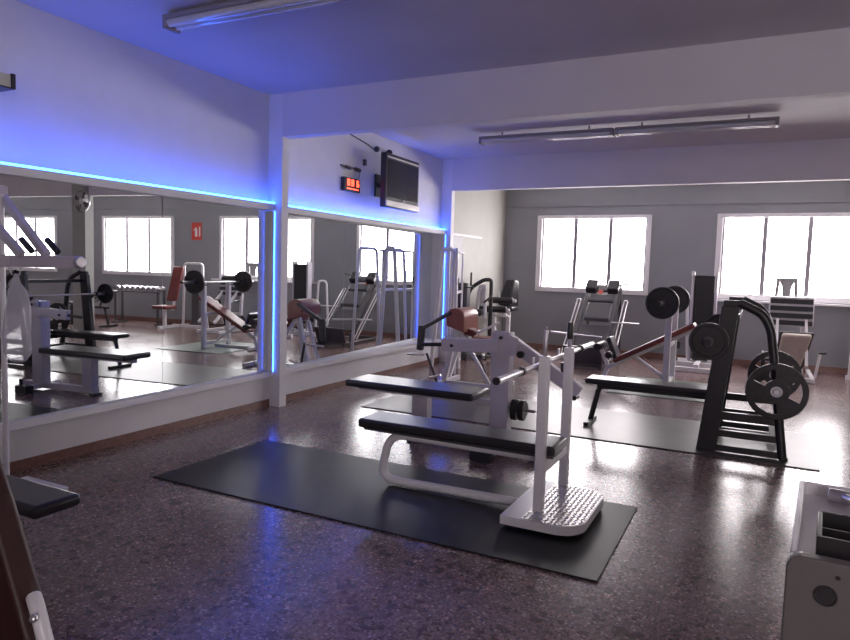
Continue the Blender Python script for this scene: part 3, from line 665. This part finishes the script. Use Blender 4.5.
# ------------------------------------------------------------ things seen only in the mirrors
r = thing('chest_press', (6.5, 12.3, 0), 'white arched machine with tall red back pad, seen only in the large mirror', 'gym machine', 'gym machines')
MB().tube(arch(6.35, 12.2, 1, 0, .3, 1.5, .85), .03, 12).build('arch_tube', M['white'], r)
MB().hexa([(6.62, 11.9, .62), (6.9, 11.9, .62), (6.9, 11.98, .62), (6.62, 11.98, .62), (6.56, 12.08, 1.42), (6.84, 12.08, 1.42), (6.84, 12.16, 1.42), (6.56, 12.16, 1.42)], .03, 3).build('back_pad', M['red'], r)
MB().box(6.55, 6.95, 11.5, 11.9, .45, .53, .03, 3).build('seat_pad', M['red'], r)
MB().bar((6.75, 11.7, .03), (6.75, 11.7, .46), .07, .07).bar((6.75, 11.5, .03), (6.75, 12.5, .03), .07, .06).bar((6.0, 12.2, .03), (6.95, 12.2, .03), .07, .06).bar((6.75, 11.95, .4), (6.7, 12.2, 1.4), .05, .05).build('frame', M['white'], r)
MB().box(6.25, 6.45, 12.25, 12.4, .06, .95, .01).build('weight_stack', M['dgrey'], r)

r = thing('dumbbell_rack', (7.9, 12.3, 0), 'waist high dumbbell rack by the back wall, seen in the mirror', 'rack')
for y, z in ((12.15, .78), (12.38, .82)): MB().bar((7.3, y, z), (8.7, y, z), .04, .03).build('shelf_rail', M['dgrey'], r)
for x in (7.35, 8.65): MB().bar((x, 12.15, .03), (x, 12.15, .79), .04, .04).bar((x, 12.38, .03), (x, 12.38, .83), .04, .04).bar((x, 12.05, .02), (x, 12.5, .02), .05, .04).build('leg', M['dgrey'], r)
def dumbbell(x, label):
    q = thing('dumbbell', (x, 12.27, .86), label, 'dumbbell', 'dumbbells on the rack')
    MB().cyl((x, 12.14, .86), (x, 12.4, .86), .015, 10).build('handle', M['chrome'], q)
    for a in (12.1, 12.36): MB().rcyl((x, a, .865), (x, a + .08, .865), .055, 18, .01).build('head', M['chrome'], q)
    return q
names = ['leftmost', 'second from the left', 'third from the left', 'fourth from the left', 'fifth from the left', 'sixth from the left', 'seventh from the left', 'rightmost']
d0 = dumbbell(7.42, 'chrome dumbbell on the mirrored rack, leftmost of the row of eight')
for k in range(1, 8):
    c = copytree(d0); c.location.x = 7.42 + k * .16
    c['label'] = 'chrome dumbbell on the mirrored rack, %s of the row of eight' % names[k]

r = thing('adjustable_bench', (8.7, 11.2, 0), 'low adjustable bench with tilted grey pad, seen in the mirror left of the dumbbell rack', 'weight bench', 'weight benches')
slab(MB(), (8.6, 11.2, .5), (7.75, 11.2, .82), .28, .06, .02).build('back_pad', M['gvinyl'], r)
slab(MB(), (9.05, 11.2, .52), (8.66, 11.2, .48), .28, .06, .02).build('seat_pad', M['gvinyl'], r)
MB().bar((9.0, 11.2, .44), (7.9, 11.2, .44), .05, .05).bar((9.0, 11.2, .03), (9.0, 11.2, .44), .05, .05).bar((7.9, 11.2, .03), (8.0, 11.2, .46), .05, .05).bar((8.15, 11.2, .45), (8.05, 11.2, .68), .03, .03).bar((9.0, 10.95, .03), (9.0, 11.45, .03), .05, .05).bar((7.9, 10.95, .03), (7.9, 11.45, .03), .05, .05).build('frame', M['black'], r)

# ------------------------------------------------------------ left edge: cable machine with bag, close to the camera
r = thing('multi_station', (.35, 2.6, 0), 'machine at the left edge with a level beam and slanted arms ending in black grips', 'gym machine', 'gym machines')
MB().cyl((.355, 2.6, .03), (.355, 2.6, 2.0), .018, 12).build('post', M['white'], r)
MB().box(.26, .7, 2.4, 2.8, 0, .03, .006).build('base', M['white'], r)
bm_ = MB().bar((.27, 2.6, 1.517), (1.1, 2.6, 1.525), .06, .075, .006).build('beam', M['grey'], r)
MB().rcyl((1.095, 2.6, 1.525), (1.13, 2.6, 1.526), .036, 18, .006).build('beam_end_cap', M['steel'], r, bm_)
for (x0, z0, x1, z1, y) in ((.3, 1.96, .78, 1.56, 2.62), (.28, 1.8, .62, 1.56, 2.56)):
    a_ = MB().bar((x0, y, z0), (x1, y, z1), .045, .045).build('arm', M['grey'], r)
    MB().rcyl((x1 + .0, y, z1 + .1), (x1 + .11, y, z1 + .02), .019, 12, .005).build('handgrip', M['black'], r, a_)
MB().bar((.28, 2.6, 1.97), (.38, 2.6, 1.97), .06, .05).build('top_bracket', M['grey'], r)
r = thing('plastic_bag', (.5, 2.6, 1.1), 'crumpled clear plastic bag hanging from the beam at the left edge', 'bag')
g = MB(); n = 20
prof = [(.015, 1.44), (.03, 1.38), (.07, 1.33), (.095, 1.22), (.11, 1.05), (.105, .93), (.06, .88), (.01, .87)]
rings = []
for rr, z in prof:
    rings.append([g.bm.verts.new((.5 + rr * (1 + .25 * math.sin(5 * 2 * PI * k / n + z * 9)) * math.cos(2 * PI * k / n), 2.6 + rr * .6 * (1 + .25 * math.sin(3 * 2 * PI * k / n + z * 14)) * math.sin(2 * PI * k / n), z)) for k in range(n)])
for a, c in zip(rings, rings[1:]):
    for k in range(n):
        f = g.bm.faces.new((a[k], a[(k + 1) % n], c[(k + 1) % n], c[k])); f.smooth = True
g.build('bag_body', M['bag'], r)
MB().tube(fillet([(.49, 2.58, 1.43), (.47, 2.56, 1.5), (.49, 2.565, 1.562), (.5, 2.6, 1.566), (.51, 2.64, 1.55), (.5, 2.62, 1.43)], .02), .005, 6).build('bag_handle', M['bag'], r)

# low black pad at the left edge
r = thing('low_bench', (1.6, 2.0, 0), 'end of a low black padded bench at the lower left', 'weight bench', 'weight benches')
MB().box(.7, 1.77, 1.88, 2.13, .315, .38, .025, 4).build('seat_pad', M['vinyl'], r)
MB().bar((.8, 2.0, .29), (1.66, 2.0, .29), .1, .05).build('seat_rail', M['grey'], r)
MB().bar((1.0, 2.0, .03), (1.0, 2.0, .28), .05, .05).bar((1.0, 1.8, .02), (1.0, 2.2, .02), .05, .04).build('leg', M['grey'], r)

# dark red padded back close to the camera
r = thing('incline_board', (2.5, 1.2, 0), 'dark red padded board leaning at the lower left corner, close to the camera', 'exercise board')
MB().prism([(2.6, 1.16, .93), (2.68, 1.16, .79), (2.8, 1.16, .54), (2.87, 1.16, .38), (2.93, 1.16, .22), (2.5, 1.16, .12), (2.1, 1.16, .9), (2.3, 1.16, 1.08), (2.5, 1.16, 1.04)], (0, .09, 0), .02, 4).build('board_pad', M['maroon'], r)
MB().bar((2.5, 1.27, .02), (2.4, 1.27, .95), .05, .05).build('frame', M['white'], r)
MB().bar((2.3, 1.27, .02), (2.9, 1.27, .02), .05, .04).build('foot_bar', M['white'], r)
MB().tube(fillet([(2.82, 1.21, .52), (2.87, 1.19, .5), (2.91, 1.185, .42), (2.955, 1.2, .25)], .05), .022, 12).build('white_bracket', M['white'], r)
MB().sphere((2.905, 1.155, .5), .012).build('knob', M['chrome'], r)

# ------------------------------------------------------------ metal machine at the lower right
r = thing('metal_cabinet', (4.86, 1.63, 0), 'grey metal cabinet with a tray top at the lower right corner', 'cabinet')
ZT = .95
MB().prism([(4.86, 1.66, .0), (5.7, 1.66, 0), (5.7, 1.66, ZT), (4.885, 1.66, ZT), (4.868, 1.66, ZT - .006), (4.86, 1.66, ZT - .025)], (0, -.035, 0), .004).build('front_panel', M['gpanel'], r)
MB().box(4.87, 5.7, 1.66, 2.26, 0, ZT - .045).build('body', M['gpanel'], r)
MB().box(4.865, 4.88, 1.66, 2.27, ZT - .045, ZT - .004, .004).box(4.88, 5.7, 2.255, 2.27, ZT - .045, ZT - .004, .004).build('tray_rim', M['white'], r)
MB().box(4.88, 5.7, 1.66, 2.255, ZT - .045, ZT - .04).build('tray_floor', M['white'], r)
MB().cyl((4.958, 1.622, ZT - .03), (4.958, 1.63, ZT - .03), .0045, 12).build('screw', M['black'], r)
MB().lathe((4.938, 1.624, ZT - .075), (0, 1, 0), [(.019, -.002), (.0225, -.002), (.0225, .004), (.019, .004)], 28).cyl((4.938, 1.6235, ZT - .075), (4.938, 1.63, ZT - .075), .018, 24).build('round_port', M['black'], r)
r.rotation_euler.z = -.075; r.location.x -= .04
r = thing('black_box', (4.86, 1.63, 0), 'open black box lying in the tray of the metal cabinet', 'box')
g = MB(); zb = ZT - .04
g.box(4.915, 5.25, 1.72, 1.73, zb, zb + .06, .002).box(4.915, 5.25, 1.91, 1.92, zb, zb + .06, .002).box(4.915, 4.925, 1.73, 1.91, zb, zb + .06, .002).box(5.24, 5.25, 1.73, 1.91, zb, zb + .06, .002).box(4.925, 5.24, 1.73, 1.91, zb, zb + .01).box(4.925, 5.24, 1.815, 1.822, zb + .01, zb + .05)
g.build('box_shell', M['black'], r)
r.rotation_euler.z = -.075; r.location.x -= .04
r = thing('chrome_clamp', (4.86, 1.63, 0), 'chrome spring clamp lying behind the black box on the cabinet tray', 'clamp')
MB().rcyl((4.94, 2.2, zb + .025), (5.2, 2.17, zb + .025), .02, 16, .005).build('bar', M['chrome'], r)
MB().tube(fillet([(4.98, 2.18, zb + .03), (5.03, 2.1, zb + .04), (5.02, 2.02, zb + .015), (5.1, 1.99, zb + .012)], .03), .012, 10).build('grip', M['chrome'], r)
r.rotation_euler.z = -.075; r.location.x -= .04

# ------------------------------------------------------------ camera
cam = bpy.data.cameras.new('camera'); co = bpy.data.objects.new('camera', cam); C.objects.link(co)
yaw, pitch, roll, F = .467, .078, .029, 663.26
f = V((-math.sin(yaw) * math.cos(pitch), math.cos(yaw) * math.cos(pitch), -math.sin(pitch)))
rt = V((math.cos(yaw), math.sin(yaw), 0)); up = rt.cross(f)
r2 = rt * math.cos(roll) + up * math.sin(roll); u2 = -rt * math.sin(roll) + up * math.cos(roll)
mw = Matrix((r2, u2, -f)).transposed().to_4x4(); mw.translation = (4.734, 0, 1.55)
co.matrix_world = mw
cam.sensor_fit = 'HORIZONTAL'; cam.sensor_width = 36; cam.lens = F / 850 * 36; cam.clip_start = .02
S.camera = co

# ------------------------------------------------------------ world and view
w = bpy.data.worlds.new('world'); S.world = w; w.use_nodes = True
w.node_tree.nodes['Background'].inputs[0].default_value = (.8, .85, 1, 1)
w.node_tree.nodes['Background'].inputs[1].default_value = .6
vs = S.view_settings
vs.view_transform = 'Standard'; vs.look = 'None'; vs.gamma = 1; vs.exposure = .35
vs.use_curve_mapping = False
